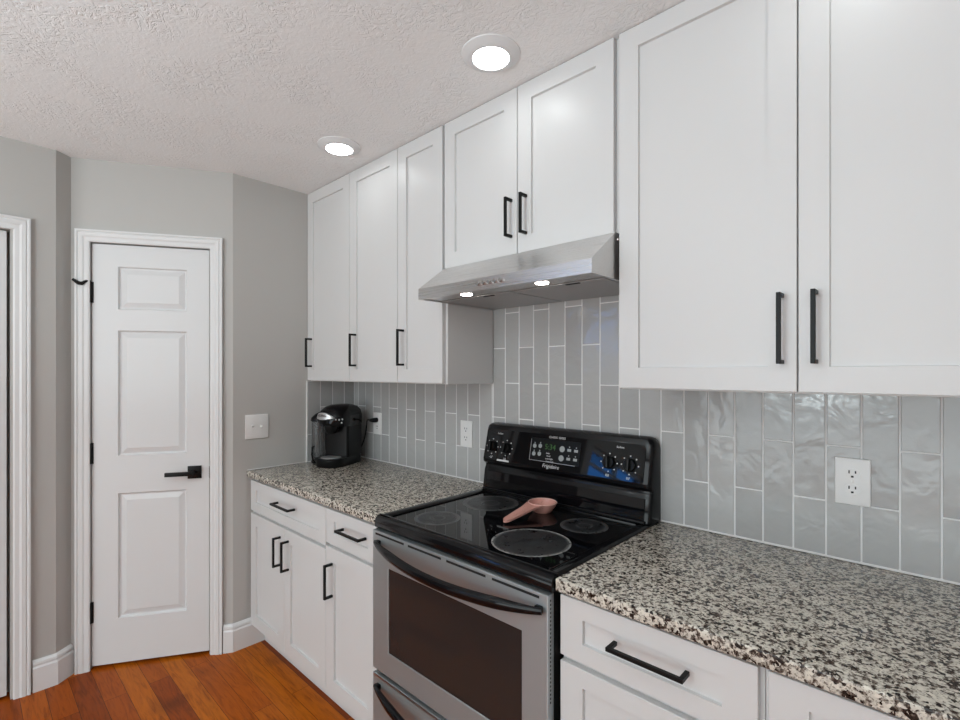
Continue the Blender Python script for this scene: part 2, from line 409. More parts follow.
d1 = setting('door_1', DW(.366))
fr1 = lambda s, o, z: DW(s, o, z)
b = panel_door(fr1, S0+.004, S1-.004, .014, DZ-.005, -.009, [(.213, .511, 1.733, 1.942), (.213, .511, 1.021, 1.632), (.213, .511, .230, .839)])
slab = obj('door_slab', b, M['door'], d1)
b = nb(); casing_bars(b, fr1, S0-.005, S1-.003, DZ); obj('door_casing', b, M['trim'], d1)
for zc in (.273, 1.038, 1.812):
    b = nb(); p = DW(S1-.001, -.002, zc-.05)
    tube(b, [p, p+Vector((0, 0, .10))], .0075, 10)
    q = [dxy(S1-.012, -.0095), dxy(S1+.004, -.0095), dxy(S1+.004, -.004), dxy(S1-.012, -.004)]
    prism(b, q, 'z', zc-.05, zc+.05)
    if zc > 1.5:   # spring door stop on the top hinge pin
        tube(b, [DW(S1-.001, -.002, zc+.05), DW(S1+.002, .004, zc+.054), DW(S1+.016, .020, zc+.044)], .006, 8)
        tube(b, [DW(S1+.012, .016, zc+.046), DW(S1+.022, .024, zc+.036), DW(S1+.034, .026, zc+.037), DW(S1+.056, .030, zc+.054)], [.005, .009, .009, .006], 8)
    obj('hinge', b, M['black'], d1, smooth=True, label='black hinge')
dh = nb()
qm = [dxy(.146, -.0095), dxy(.208, -.0095), dxy(.208, -.001), dxy(.146, -.001)]
prism(dh, qm, 'z', .893, .956, .0015)
tube(dh, [DW(.177, -.003, .925), DW(.177, .040, .925)], .011, 12)
prism(dh, [dxy(.166, .032), dxy(.296, .032), dxy(.296, .046), dxy(.166, .046)], 'z', .915, .935, .0015)
prism(dh, [dxy(S0+.0002, -.012), dxy(S0+.0045, -.012), dxy(S0+.0045, -.0075), dxy(S0+.0002, -.0075)], 'z', .89, .95)
obj('door_lever', dh, M['black'], d1, smooth=True, label='black lever handle on a square plate')

d2 = setting('door_2', (XW, (Y2a+Y2b)/2, 0))
fr2 = lambda s, o, z: Vector((XW+o, s, z))
b = panel_door(fr2, Y2b+.004, Y2a-.011, .014, 2.046, -.022, [(Y2b+.105, Y2a-.11, .23, .84), (Y2b+.105, Y2a-.11, 1.021, 1.632), (Y2b+.105, Y2a-.11, 1.733, 1.942)])
obj('door_slab', b, M['door'], d2)
b = nb(); casing_bars(b, fr2, Y2b-.002, Y2a+.008, DZ); obj('door_casing', b, M['trim'], d2)

# --------------------------------------------------------------- baseboards
def baseboard(name, a, c, nrm, ea=0.0, ec=0.0):
    prof = [(0, 0), (.016, 0), (.016, .105), (.011, .112), (.011, .118), (.014, .121), (.012, .130), (.006, .137), (0, .14)]
    t = nb(); a, c = Vector(a), Vector(c); dr = (c-a).normalized(); R = []
    for p, e in ((a, -ea), (c, ec)):
        R.append([t.verts.new(p + nrm*d + dr*(e*d/.016) + Vector((0, 0, z))) for d, z in prof])
    n = len(prof)
    for i in range(n): t.faces.new((R[0][i], R[0][(i+1) % n], R[1][(i+1) % n], R[1][i]))
    t.faces.new(R[0]); t.faces.new(R[1][::-1]); bmesh.ops.recalc_face_normals(t, faces=t.faces[:])
    struct(name, t, M['trim'])
baseboard('baseboard_left', (0, -.562, 0), (0, -.715, 0), Vector((1, 0, 0)), 0, .004)
baseboard('baseboard_pantry', DW(0), DW(S0-.065), NN, .004, 0)
baseboard('baseboard_jog', E1, E2, Vector((.766, .643, 0)), 0, .006)
baseboard('baseboard_hall', (XW, -1.3715, 0), (XW, Y2a+.071, 0), Vector((1, 0, 0)), .006, 0)

# --------------------------------------------------------------- backsplash
TY = -.008
b = nb(); PITCH, X00, ROW = .0783, 2.012, .3095
def tile_col(x0, x1, par, zt, frame):
    zs = [1.0705 + (0.155 if par else 0) + ROW*i - ROW for i in range(0, 6)]
    z0 = .9165
    for za, zb in zip([z0-1]+zs, zs+[9]):
        lo, hi = max(za, z0), min(zb, zt)
        if hi-lo < .006: continue
        g = .0020; t = nb()
        box(t, x0+g, x1-g, -.0085, 0, lo+g, hi-g, .0016, 2)
        ang1, ang2 = random.uniform(-.006, .006), random.uniform(-.003, .003)
        cx, cz = (x0+x1)/2, (lo+hi)/2
        for v in t.verts:
            if v.co.y < -.004: v.co.y += (v.co.x-cx)*ang1 + (v.co.z-cz)*ang2
        for v in t.verts: v.co = frame(v.co)
        add(b, t, 0)
fb = lambda c: Vector((c.x, c.y-.001, c.z)); fl = lambda c: Vector((-c.y+.001, c.x, c.z))
for kk in range(-26, 22):
    x0, x1 = X00+kk*PITCH, X00+(kk+1)*PITCH
    x0, x1 = max(x0, .0095), min(x1, 3.6)
    if x1-x0 < .01: continue
    segs = [(x0, x1)]
    for cut in (1.1585, 1.9335):
        segs = [q for a, c in segs for q in (((a, cut), (cut, c)) if a+.004 < cut < c-.004 else ((a, c),))]
    for a, c in segs:
        mid = (a+c)/2
        tile_col(a, c, kk % 2, 1.845 if 1.1585 < mid < 1.9335 else 1.376, fb)
for kk in range(4):
    tile_col(-.314 if kk == 3 else -(kk+1)*PITCH-.0095+.0095, -kk*PITCH-(.0095 if kk == 0 else 0), (kk+1) % 2, 1.376, fl)
box(b, 0.0, 3.6, -.0082, -.0005, .9155, 1.377, mi=1); box(b, 1.1585, 1.9335, -.0082, -.0005, 1.377, 1.846, mi=1)
box(b, .0005, .0082, -.3145, 0, .9155, 1.377, mi=1)
struct('wall_backsplash', b, [M['tile'], M['grout']])
b = nb()
prism(b, [(-.0085, .9145), (-.0135, .9145), (-.0085, .9205)], 'x', .009, 1.165); prism(b, [(-.0085, .9145), (-.0135, .9145), (-.0085, .9205)], 'x', 1.934, 3.31)
struct('trim_1', b, M['caulk'])
b = nb(); box(b, .0002, .0112, -.3195, -.3145, .9145, 1.379, .001); struct('trim_2', b, M['caulk'])
b = nb(); prism(b, [(.0085, .9145), (.0125, .9145), (.0085, .919)], 'y', -.3195, -.012); box(b, .0, .004, -.645, -.3195, .9142, .9185, .001); struct('trim_3', b, M['caulk'])

# ================================================================ CABINETS
def shaker(bm, x0, x1, z0, z1, yf, stile=.060, thick=.019, rail=None):
    t = nb(); bmesh.ops.create_cube(t, size=1.0)
    for v in t.verts: v.co = Vector(((x0+x1)/2+v.co.x*(x1-x0), yf+thick/2+v.co.y*thick, (z0+z1)/2+v.co.z*(z1-z0)))
    bmesh.ops.bevel(t, geom=t.edges[:], offset=.0012, segments=1, affect='EDGES')
    t.faces.ensure_lookup_table()
    f = max((q for q in t.faces if q.normal.y < -.9), key=lambda q: q.calc_area())
    rail = rail or stile
    bmesh.ops.inset_region(t, faces=[f], thickness=min(stile, rail)-.0012, depth=0, use_even_offset=True)
    if abs(rail-stile) > 1e-4:
        for v in f.verts:
            v.co.x += (stile-rail)*(1 if v.co.x < (x0+x1)/2 else -1) if stile > rail else 0
            v.co.z += (rail-stile)*(1 if v.co.z < (z0+z1)/2 else -1) if rail > stile else 0
    bmesh.ops.inset_region(t, faces=[f], thickness=.0012, depth=-.0095, use_even_offset=True)
    add(bm, t)
    return bm
HB = .0048
def pull_v(x, z0, z1, yf):
    b = nb(); so = .030
    box(b, x-HB, x+HB, yf-so-.009, yf-so, z0, z1, .0008, 1)
    for z in (z0, z1-.0096): box(b, x-HB, x+HB, yf-so-.004, yf+.0005, z, z+.0096, .0008, 1)
    return b
def pull_h(x0, x1, z, yf):
    b = nb(); so = .030
    box(b, x0, x1, yf-so-.009, yf-so, z-HB, z+HB, .0008, 1)
    for x in (x0, x1-.0096): box(b, x, x+.0096, yf-so-.004, yf+.0005, z-HB, z+HB, .0008, 1)
    return b

def cabinet(name, label, x0, x1, z0, z1, yb, doors=(), drawers=(), toe=False, group=None, yc=-.292, yf=-.312, ztop=None):
    """doors: (x0,x1,z0,z1,pull x,pull z0,pull z1); drawers: (x0,x1,z0,z1,px0,px1,pz, stile)"""
    root = thing(name, ((x0+x1)/2, yc/2, 0 if toe else z0), label, 'cabinet', group)
    b = nb(); box(b, x0, x1, yc, yb, z0, z1, .0008, 1)
    obj('carcass', b, M['cabinet'], root)
    if toe:
        b = nb(); box(b, x0, x1, -.560, -.30, .0005, z0+.001); obj('toe_kick', b, M['cabinet'], root)
    for a, c, za, zb, px, pz0, pz1 in doors:
        b = nb(); shaker(b, a, c, za, zb, yf, .060); dn = obj('door', b, M['cabinet'], root)
        obj('handle', pull_v(px, pz0, pz1, yf), M['black'], dn, label='matte black bar handle')
    for a, c, za, zb, p0, p1, pz, st in drawers:
        b = nb(); shaker(b, a, c, za, zb, yf, st, rail=min(st, .045)); dn = obj('drawer', b, M['cabinet'], root)
        obj('handle', pull_h(p0, p1, pz, yf), M['black'], dn, label='matte black bar handle')
    return root

ZT = 2.4445; ZU = 1.382; G = .0016
ug = 'upper cabinets on the tiled wall'
cabinet('upper_cabinet', 'tall narrow white wall cabinet in the corner, above the coffee maker', .002, .4435, 1.378, H-.001, -.001,
        doors=[(.002+G, .4435-G, ZU, ZT, .052, 1.457, 1.619)], group=ug)
cabinet('upper_cabinet', 'tall narrow white single-door wall cabinet, middle one of the three left of the hood', .4435, .8445, 1.378, H-.001, -.012,
        doors=[(.4435+G, .8445-G, ZU, ZT, .503, 1.457, 1.620)], group=ug)
cabinet('upper_cabinet', 'narrowest white wall cabinet, touching the left end of the steel hood', .8445, 1.158, 1.378, H-.001, -.012,
        doors=[(.8445+G, 1.146, ZU, ZT, .890, 1.457, 1.619)], group=ug)
cabinet('upper_cabinet', 'short white two-door wall cabinet directly above the steel range hood', 1.1585, 1.930, 1.853, H-.001, -.012,
        doors=[(1.160, 1.541-G, 1.851, ZT, 1.515, 1.911, 2.050), (1.541+G, 1.9155, 1.851, ZT, 1.582, 1.911, 2.050)], group=ug)
cabinet('upper_cabinet', 'large white two-door wall cabinet at right, above the long right counter', 1.9335, 2.849, 1.378, H-.001, -.012,
        doors=[(1.9335, 2.390-G, ZU, ZT, 2.358, 1.449, 1.618), (2.390+G, 2.848, ZU, ZT, 2.426, 1.449, 1.618)], group=ug)

bgp = 'base cabinets under the granite counters'
kw = dict(toe=True, group=bgp, yc=-.615, yf=-.634)
cabinet('base_cabinet', 'white base cabinet in the corner by the pantry, two doors below one wide drawer', .002, .786, .105, .880, -.002,
        doors=[(.020, .405-G, .116, .696, .366, .513, .652), (.405+G, .786-G, .116, .696, .450, .513, .652)],
        drawers=[(.020, .786-G, .712, .867, .335, .515, .806, .060)], **kw)
cabinet('base_cabinet', 'narrow white base cabinet with one door and one drawer, left of the range', .786, 1.158, .105, .880, -.002,
        doors=[(.786+G, 1.150, .116, .712, .838, .514, .653)],
        drawers=[(.786+G, 1.150, .727, .867, .918, 1.083, .808, .060)], **kw)
cabinet('base_cabinet', 'white stack-of-drawers base cabinet immediately right of the range', 1.938, 2.392, .105, .880, -.002,
        drawers=[(1.940, 2.384, .722, .872, 2.086, 2.258, .806, .064), (1.940, 2.384, .420, .707, 2.086, 2.258, .565, .064), (1.940, 2.384, .116, .405, 2.086, 2.258, .262, .064)], **kw)
cabinet('base_cabinet', 'white base cabinet at the right edge of the picture, under the counter', 2.393, 3.308, .105, .880, -.002,
        doors=[(2.401, 2.852-G, .116, .707, 2.815, .484, .640), (2.852+G, 3.306, .116, .707, 2.890, .484, .640)],
        drawers=[(2.401, 3.306, .722, .872, 2.77, 2.94, .795, .064)], **kw)

def counter(name, label, x0, x1):
    b = nb(); box(b, x0, x1, -.648, -.001, .8815, .914, .004, 3)
    tag(obj(name, b, M['granite'], smooth=True), label, 'countertop', 'granite countertops')
counter('countertop', 'short speckled grey granite countertop left of the range, under the coffee maker', .001, 1.1655)
counter('countertop', 'long speckled granite countertop right of the range, empty', 1.934, 3.312)

# ================================================================ RANGE HOOD
hx0, hx1 = 1.1655, 1.9245
hood = thing('range_hood', (1.545, -.23, 1.708), 'slanted stainless steel range hood above the black cooktop', 'range hood')
def YZ(x): return x
b = nb()
prism(b, [(-.013, 1.7125), (-.013, 1.8505), (-.318, 1.8505), (-.454, 1.7505), (-.454, 1.709), (-.442, 1.709), (-.442, 1.7135)], 'x', hx0, hx1)
for xa, xb in ((hx0, hx0+.012), (hx1-.012, hx1)): box(b, xa, xb, -.442, -.013, 1.709, 1.7135)
obj('canopy', b, M['steel'], hood)
xm = (hx0+hx1)/2
for a, c in ((hx0+.02, xm-.004), (xm+.004, hx1-.02)):
    b = nb(); box(b, a, c, -.35, -.03, 1.7095, 1.7124, .001); obj('filter', b, M['grille'], hood)
for xa in (hx0+.24, hx1-.16):
    b = nb(); box(b, xa, xa+.05, -.345, -.335, 1.7072, 1.7096); obj('filter_latch', b, M['hole'], hood)
for xc in (1.372, 1.711):
    b = nb(); lathe(b, [(0, 1.7108), (.019, 1.7108), (.0215, 1.7118), (.0215, 1.7130)], (xc, -.397, 0), 28, mi=0)
    obj('hood_lamp', b, M['hoodlens'], hood, smooth=True, label='lit round hood lamp')
for i in range(5):
    xc = 1.490 + i*.025; b = nb(); mx = Matrix.Translation((xc, -.454, 1.731)) @ Matrix.Rotation(PI/2, 4, 'X')
    lathe(b, [(0, .011), (.0065, .011), (.0075, .009), (.0075, 0)], seg=18, mx=mx)
    obj('button', b, M['chrome'], hood, smooth=True, label='small round push button')
b = nb(); lathe(b, [(0, .003), (.005, .003), (.006, 0)], seg=16, mx=Matrix.Translation((hx1, -.30, 1.832)) @ Matrix.Rotation(PI/2, 4, 'Y'))
obj('screw', b, M['chrome'], hood, smooth=True)

# ================================================================ RANGE
rx0, rx1 = 1.168, 1.930; rc = (rx0+rx1)/2
rng = thing('range', (rc, -.34, 0), 'freestanding electric range with black glass top and stainless oven door', 'stove')
b = nb(); box(b, rx0+.003, rx1-.003, -.640, -.02, .03, .875); box(b, rx0+.04, rx1-.04, -.60, -.05, .0005, .03)
obj('body', b, M['plastic'], rng)
# cooktop frame with rolled front edge
b = nb(); gx0, gx1, gy0, gy1 = 1.212, 1.893, -.626, -.118
prism(b, [(-.615, .876), (-.654, .876), (-.6585, .882), (-.6585, .897), (-.654, .909), (-.645, .917), (-.634, .9195), (gy0+.001, .9195), (gy0+.0015, .876)], 'x', rx0, rx1, .0025, 2)
prism(b, [(rx0, .876), (rx0, .912), (rx0+.006, .9185), (rx0+.016, .9195), (gx0-.008, .9195), (gx0, .9155), (gx0, .876)], 'y', gy0, -.02, 0)
prism(b, [(rx1, .876), (rx1, .912), (rx1-.006, .9185), (rx1-.016, .9195), (gx1+.008, .9195), (gx1, .9155), (gx1, .876)], 'y', gy0, -.02, 0)
box(b, gx0, gx1, gy1, -.02, .876, .9195, .002)
obj('cooktop_frame', b, M['gloss'], rng, smooth=True)
b = nb(); box(b, gx0, gx1, gy0, gy1, .898, .9125); obj('cooktop_glass', b, M['glass'], rng)
def burner(cx, cy, r, kind):
    b = nb(); z = .9127
    def ring(r0, r1, zz, mi):
        pr = [(r1, z-.0001), (r1, zz)] + ([(r0, zz)] if r0 > 0 else [(0, zz)]); lathe(b, pr, (cx, cy, 0), 56, mi=mi)
    if kind == 'worn':
        ring(r*.955, r, z+.0002, 2); ring(r*.90, r*.955, z+.00012, 1); ring(0, r*.90, z+.0001, 0)
    else:
        ring(r*.84, r, z+.0002, 1); ring(r*.36, r*.84, z+.0001, 0); ring(r*.27, r*.36, z+.0002, 1); ring(0, r*.27, z+.0001, 0)
    obj('burner', b, [M['burner'], M['ring'], M['worn']], rng)
burner(1.341, -.512, .082, ''); burner(1.346, -.236, .110, ''); burner(1.729, -.478, .121, 'worn'); burner(1.765, -.232, .080, '')
# backguard
prof = [(-.012, .9195), (-.012, 1.196), (-.020, 1.205), (-.046, 1.205), (-.060, 1.198), (-.066, 1.180), (-.094, 1.052), (-.092, 1.038), (-.078, 1.026), (-.078, 1.014), (-.084, 1.006), (-.096, .9195)]
b = nb(); t = nb(); R = []
for x, dn_, dy_ in ((rx0-.005, .034, .016), (rx0-.003, .020, .010), (rx0+.003, .010, .005), (rx0+.010, .004, .002), (rx0+.026, 0, 0), (rx1-.026, 0, 0), (rx1-.010, .004, .002), (rx1-.002, .010, .005), (rx1+.002, .020, .010), (rx1+.004, .034, .016)):
    R.append([t.verts.new((x, min(-.0115, y+dy_*(1 if y < -.02 else 0)), z-(dn_*max(0, (z-1.03)/.175) if z > 1.03 else 0))) for y, z in prof])
for a, c in zip(R, R[1:]):
    for i in range(len(prof)): t.faces.new((a[i], a[(i+1) % len(prof)], c[(i+1) % len(prof)], c[i]))
t.faces.new(R[0]); t.faces.new(R[-1][::-1]); bmesh.ops.recalc_face_normals(t, faces=t.faces[:]); add(b, t)
obj('backguard', b, M['gloss'], rng, smooth=True)
# control face (tilted)
yA, zA, yB, zB = -.0955, 1.050, -.0675, 1.180
tang = Vector((0, yB-yA, zB-zA)).normalized(); nrm = Vector((0, -tang.z, tang.y))
def PF(x, t, o=0.0):  # x along, t along the face from its bottom (m), o outwards
    return Vector((x, yA, zA)) + tang*t + nrm*o
def MX(x, t, o=0.0):
    return Matrix.Translation(PF(x, t, o)) @ Matrix(((1, 0, 0, 0), (0, tang.y, nrm.y, 0), (0, tang.z, nrm.z, 0), (0, 0, 0, 1)))
b = nb(); prism(b, rrect(rx0+.022-rc, rx1-.022-rc, -.064, .066, .016, .006), 'z', -.002, .0022, mx=MX(rc, .0665)); panel = obj('control_panel', b, M['glass'], rng)
b = nb(); box(b, rx0+.020, rx1-.018, -.0885, -.083, .928, 1.000, .001, mx=None)
for v in b.verts: v.co.y += (1.000-v.co.z)*-.10
obj('splash_panel', b, M['glass'], rng)
b = nb(); box(b, rx0+.012, rx1-.012, -.1085, -.098, .9197, .928, .0025); obj('rear_trim', b, M['plastic'], rng, smooth=True)
# display
b = nb()
box(b, -.115, .115, -.044, .046, -.001, .0012, .0008, mx=MX(1.542, .070, .003))
obj('display_bezel', b, M['plastic'], panel)
b = nb()
for x0, x1, t0, t1 in ((-.115, -.1135, -.044, .040), (-.115, .100, -.0445, -.043)): box(b, x0, x1, t0, t1, 0, .0009, mx=MX(1.542, .070, .0037))
obj('bezel_edge', b, M['silver'], panel)
b = nb(); text(b, '5:34', .030, MX(1.522, .084, .0045)); obj('clock_digits', b, M['digit'], panel)
for x, t in ((1.447, .083), (1.447, .052), (1.474, .054), (1.474, .085)):
    b = nb(); lathe(b, [(0, .0008), (.0085, .0008), (.0085, 0)], seg=20, mx=MX(x, t, .0043)); box(b, -.002, .002, .010, .015, 0, .0006, mx=MX(x, t, .0043)); obj('key', b, M['button'], panel)
for x, t in ((1.578, .083), (1.578, .048)): b = nb(); lathe(b, [(0, .0008), (.0115, .0008), (.0115, 0)], seg=24, mx=MX(x, t, .0043)); obj('key', b, M['button'], panel)
for x in (1.610, 1.640):
    for t in (.083, .050):
        b = nb(); box(b, -.008, .008, -.006, .004, 0, .0007, mx=MX(x, t, .0043)); box(b, -.002, .002, .009, .013, 0, .0006, mx=MX(x, t, .0043)); obj('key', b, M['button'], panel)
def lettering(w_, *a, **k_):
    b = nb(); text(b, w_, *a, **k_); obj('lettering', b, M['print'], panel)
lettering('CLASSIC SERIES', .0115, MX(1.548, .124, .0026), shear=.2)
lettering('Frigidaire', .021, MX(1.532, .0105, .0026), shear=.25)
for i, (w_, s_) in enumerate((('bake', .009), ('broil', .009), ('oven light', .009), ('clean lock', .009))): lettering(w_, s_, MX(1.515+.004*i, .060-.0105*i, .0045))
for x in (1.222, 1.300, 1.778, 1.857):
    b = nb()
    for a in range(8):
        an = PI*.5+2*PI*a/8
        lathe(b, [(0, .0006), (.0026, .0006), (.0026, 0)], seg=8, mx=MX(x+.0315*math.cos(an), .058+.0315*math.sin(an), .0024))
    obj('dial_marks', b, M['print'], panel)
    lettering({1.222: '‑ LF', 1.300: 'LR', 1.778: 'RR', 1.857: 'RF'}[x].replace('‑', '-'), .013, MX(x-.002, .012, .0026))
lettering('Surface', .010, MX(1.258, .116, .0026)); lettering('Surface', .010, MX(1.816, .116, .0026))
b = nb(); box(b, -.035, .030, -.0035, .0035, 0, .0008, mx=MX(1.292, .0035, .0024)); obj('warning_label', b, M['print'], panel)
for x, an in ((1.222, .1), (1.300, -.1), (1.778, .1), (1.857, .05)):
    b = nb(); mx = MX(x, .058, .002)
    lathe(b, [(0, .013), (.0205, .013), (.0225, .010), (.0235, 0)], seg=32, mx=mx)
    kn_ = obj('knob', b, M['plastic'], rng, smooth=True)
    b = nb(); box(b, -.0065, .0065, -.021, .021, .012, .027, .003, 2, mx=mx @ Matrix.Rotation(an, 4, 'Z')); obj('grip', b, M['plastic'], kn_, smooth=True)
# oven door
DY = -.668
b = nb(); wx0, wx1, wz0, wz1 = 1.264, 1.843, .468, .757
def ringface(bm, X0, X1, Z0, Z1, x0, x1, z0, z1, yf, yb):
    t = nb()
    O = [(X0, Z0), (X1, Z0), (X1, Z1), (X0, Z1)]; I = [(x0, z0), (x1, z0), (x1, z1), (x0, z1)]
    of = [t.verts.new((x, yf, z)) for x, z in O]; if_ = [t.verts.new((x, yf, z)) for x, z in I]
    ib = [t.verts.new((x, yf+.006, z)) for x, z in I]; ob = [t.verts.new((x, yb, z)) for x, z in O]
    for i in range(4):
        j = (i+1) % 4
        t.faces.new((of[i], of[j], if_[j], if_[i])); t.faces.new((if_[i], if_[j], ib[j], ib[i])); t.faces.new((of[j], of[i], ob[i], ob[j]))
    t.faces.new(ob[::-1]); t.faces.new(ib)
    bmesh.ops.recalc_face_normals(t, faces=t.faces[:])
    ed = [e for e in t.edges if all(abs(v.co.y-yf) < 1e-6 for v in e.verts) and e.calc_length() > .2]
    bmesh.ops.bevel(t, geom=ed, offset=.0025, segments=2, affect='EDGES', profile=.5)
    add(bm, t)
ringface(b, rx0+.005, rx1-.004, .386, .8725, wx0, wx1, wz0, wz1, DY, -.642)
od = obj('oven_door', b, M['darksteel'], rng)
b = nb(); box(b, wx0, wx1, DY+.003, DY+.0062, wz0, wz1); obj('oven_window', b, M['window'], od, label='dark oven window')
b = nb()
for x0 in (1.190, 1.372, 1.556, 1.740): box(b, x0, x0+.160, DY-.0006, DY+.004, .8585, .8655)
for i in range(26): box(b, rx1-.0042, rx1-.0034, -.658, -.654, .60+i*.0102, .605+i*.0102)
obj('vent_slot', b, M['hole'], od)
def bow(zc, dz, x0, x1, y0, bowd, n=28):
    return [Vector((x0+(x1-x0)*i/n, y0-bowd*(math.sin(PI*i/n))**.75, zc-dz*math.sin(PI*i/n))) for i in range(n+1)]
b = nb(); pts = bow(.834, .016, 1.200, 1.914, -.677, .050); rr = [.55+.45*min(1, 6*min(i, 28-i)/28) for i in range(29)]
tube(b, pts, [.0165*q for q in rr], 14, sq=(.72, 1.0))
for x in (1.212, 1.902): box(b, x-.010, x+.010, -.681, DY+.001, .824, .844, .003)
obj('handle', b, M['gloss'], od, smooth=True, label='curved glossy black oven handle')
# storage drawer
b = nb(); box(b, rx0+.005, rx1-.004, DY, -.642, .045, .370, .003); dr = obj('storage_drawer', b, M['darksteel'], rng)
b = nb(); pts = bow(.334, .020, 1.200, 1.914, -.677, .045); tube(b, pts, [.0165*q for q in rr], 14, sq=(.75, 1.0))
for x in (1.212, 1.902): box(b, x-.010, x+.010, -.681, DY+.001, .324, .344, .003)
obj('handle', b, M['gloss'], dr, smooth=True, label='curved glossy black drawer handle')
b = nb(); box(b, rx0+.010, rx1-.010, DY-.0012, DY+.002, .362, .3685); obj('drawer_lip', b, M['steel'], dr)

# ================================================================ SPOON REST
sp = thing('spoon_rest', (1.563, -.19, .9129), 'pink speckled ceramic ladle-shaped spoon rest lying on the black cooktop', 'spoon rest')
b = nb()
lathe(b, [(0, .006), (.020, .006), (.033, .009), (.045, .022), (.0505, .0345)], (0, 0, 0), 44)
lathe(b, [(.0505, .0345), (.0525, .0365), (.0545, .0345)], (0, 0, 0), 44, mi=1)
lathe(b, [(.0545, .0345), (.049, .022), (.038, .008), (.033, .001), (.032, .0), (0, .0)], (0, 0, 0), 44)
bowl = obj('bowl', b, [M['pink'], M['pinkrim']], sp, smooth=True, world=False)
b = nb(); t = nb(); n = 22; L0, L1 = .046, .212; rows = []
for i in range(n+1):
    u = i/n; yy = -(L0+(L1-L0)*u)
    zz = .0335 - .004*math.sin(PI*u) - .025*u**1.6
    w_ = 0.022*(1-u)**3 + .0150 + .008*math.sin(PI*min(1, u*1.05))**2*u
    if u > .88: w_ *= math.sqrt(max(0.05, 1-((u-.88)/.125)**2))
    lip = .0040
    rows.append([t.verts.new((-w_, yy, zz+lip)), t.verts.new((-w_*.6, yy, zz)), t.verts.new((w_*.6, yy, zz)), t.verts.new((w_, yy, zz+lip)),
                 t.verts.new((w_*.95, yy, zz-.0035)), t.verts.new((-w_*.95, yy, zz-.0035))])
for a, c in zip(rows, rows[1:]):
    for i in range(6): t.faces.new((a[i], a[(i+1) % 6], c[(i+1) % 6], c[i]))
t.faces.new(rows[0]); t.faces.new(rows[-1][::-1]); bmesh.ops.recalc_face_normals(t, faces=t.faces[:])
add(b, t); obj('handle', b, M['pink'], sp, smooth=True, world=False)
sp.rotation_euler = (0, 0, math.radians(-1.5))

# ================================================================ COFFEE MAKER (front faces local -Y)
cm = thing('coffee_maker', (.173, -.215, .9142), 'black single-serve coffee maker in the counter corner, plugged into the tile wall', 'coffee maker', rz=math.radians(26))
cm.scale = (.95, .95, 1.01)
def cpart(name, b, m_, par=None, smooth=True, label=None): return obj(name, b, m_, par or cm, smooth, world=False, label=label)
def loft(bm, layers, mi=0):
    """layers: list of (polygon, z)"""
    t = nb(); R = [[t.verts.new((x, y, z)) for x, y in P] for P, z in layers]; n = len(R[0])
    for a, c in zip(R, R[1:]):
        for i in range(n): t.faces.new((a[i], a[(i+1) % n], c[(i+1) % n], c[i]))
    t.faces.new(R[0][::-1]); t.faces.new(R[-1]); bmesh.ops.recalc_face_normals(t, faces=t.faces[:]); add(bm, t, mi)
b = nb(); loft(b, [(rrect(-.082, .090, -.145, .12, .03, .07), 0), (rrect(-.084, .092, -.148, .12, .03, .07), .006), (rrect(-.084, .092, -.148, .12, .03, .07), .040), (rrect(-.080, .088, -.143, .12, .03, .07), .046)])
cpart('drip_base', b, M['plastic'])
b = nb(); lathe(b, [(0, .0005), (.055, .0005), (.058, -.002), (.058, -.004)], (.003, -.078, .0485), 32); cpart('drip_plate', b, M['silver'], label='round steel drip plate')
b = nb(); loft(b, [(rrect(-.072, .090, -.040, .125, .02, .016), .044), (rrect(-.072, .090, -.040, .125, .02, .016), .215), (rrect(-.074, .092, -.044, .125, .022, .018), .25)])
cpart('column', b, M['plastic'])
b = nb(); loft(b, [(rrect(-.076, .094, -.110, .126, .03, .06), .216), (rrect(-.080, .096, -.125, .128, .03, .065), .232), (rrect(-.080, .096, -.126, .128, .03, .065), .268),
                   (rrect(-.076, .092, -.112, .125, .04, .065), .298), (rrect(-.064, .080, -.082, .115, .05, .062), .318), (rrect(-.040, .058, -.045, .085, .045, .045), .329), (rrect(-.012, .03, -.012, .055, .018, .018), .332)])
cpart('brew_head', b, M['gloss'])
b = nb(); lathe(b, [(0, .178), (.026, .178), (.036, .19), (.041, .217), (.041, .222)], (.006, -.078, 0), 28); cpart('brew_funnel', b, M['plastic'])
# silver lid handle: crescent band around the front of the head
b = nb(); t = nb(); R = []
for i in range(25):
    a = math.radians(200+106*i/24); ca, sa = math.cos(a), math.sin(a); q = math.sin(PI*i/24)
    cx, cy = .008, -.062; ra, rb = .083, .074
    h0, h1 = .262-.010*q, .266+.026*q
    R.append([t.verts.new((cx+(ra+.002)*ca, cy+(rb+.002)*sa, h0)), t.verts.new((cx+(ra+.010)*ca, cy+(rb+.012)*sa, h0+.004)), t.verts.new((cx+(ra+.006)*ca, cy+(rb+.007)*sa, h1)), t.verts.new((cx+(ra-.012)*ca, cy+(rb-.012)*sa, h1))])
for a, c in zip(R, R[1:]):
    for i in range(4): t.faces.new((a[i], a[(i+1) % 4], c[(i+1) % 4], c[i]))
t.faces.new(R[0]); t.faces.new(R[-1][::-1]); bmesh.ops.recalc_face_normals(t, faces=t.faces[:]); add(b, t)
lid = cpart('lid_handle', b, M['silver'], label='silver crescent lid handle')
b = nb(); tl = nb()
text(tl, 'KEURIG', .018, Matrix.Identity(4), ex=.0004)
for v in tl.verts:
    a = math.radians(270)+(v.co.x-.022)/.093; v.co = Vector((.008+.0935*math.cos(a), -.062+.0865*math.sin(a)-v.co.z, .277+v.co.y))
add(b, tl); cpart('brand_lettering', b, M['hole'], lid)
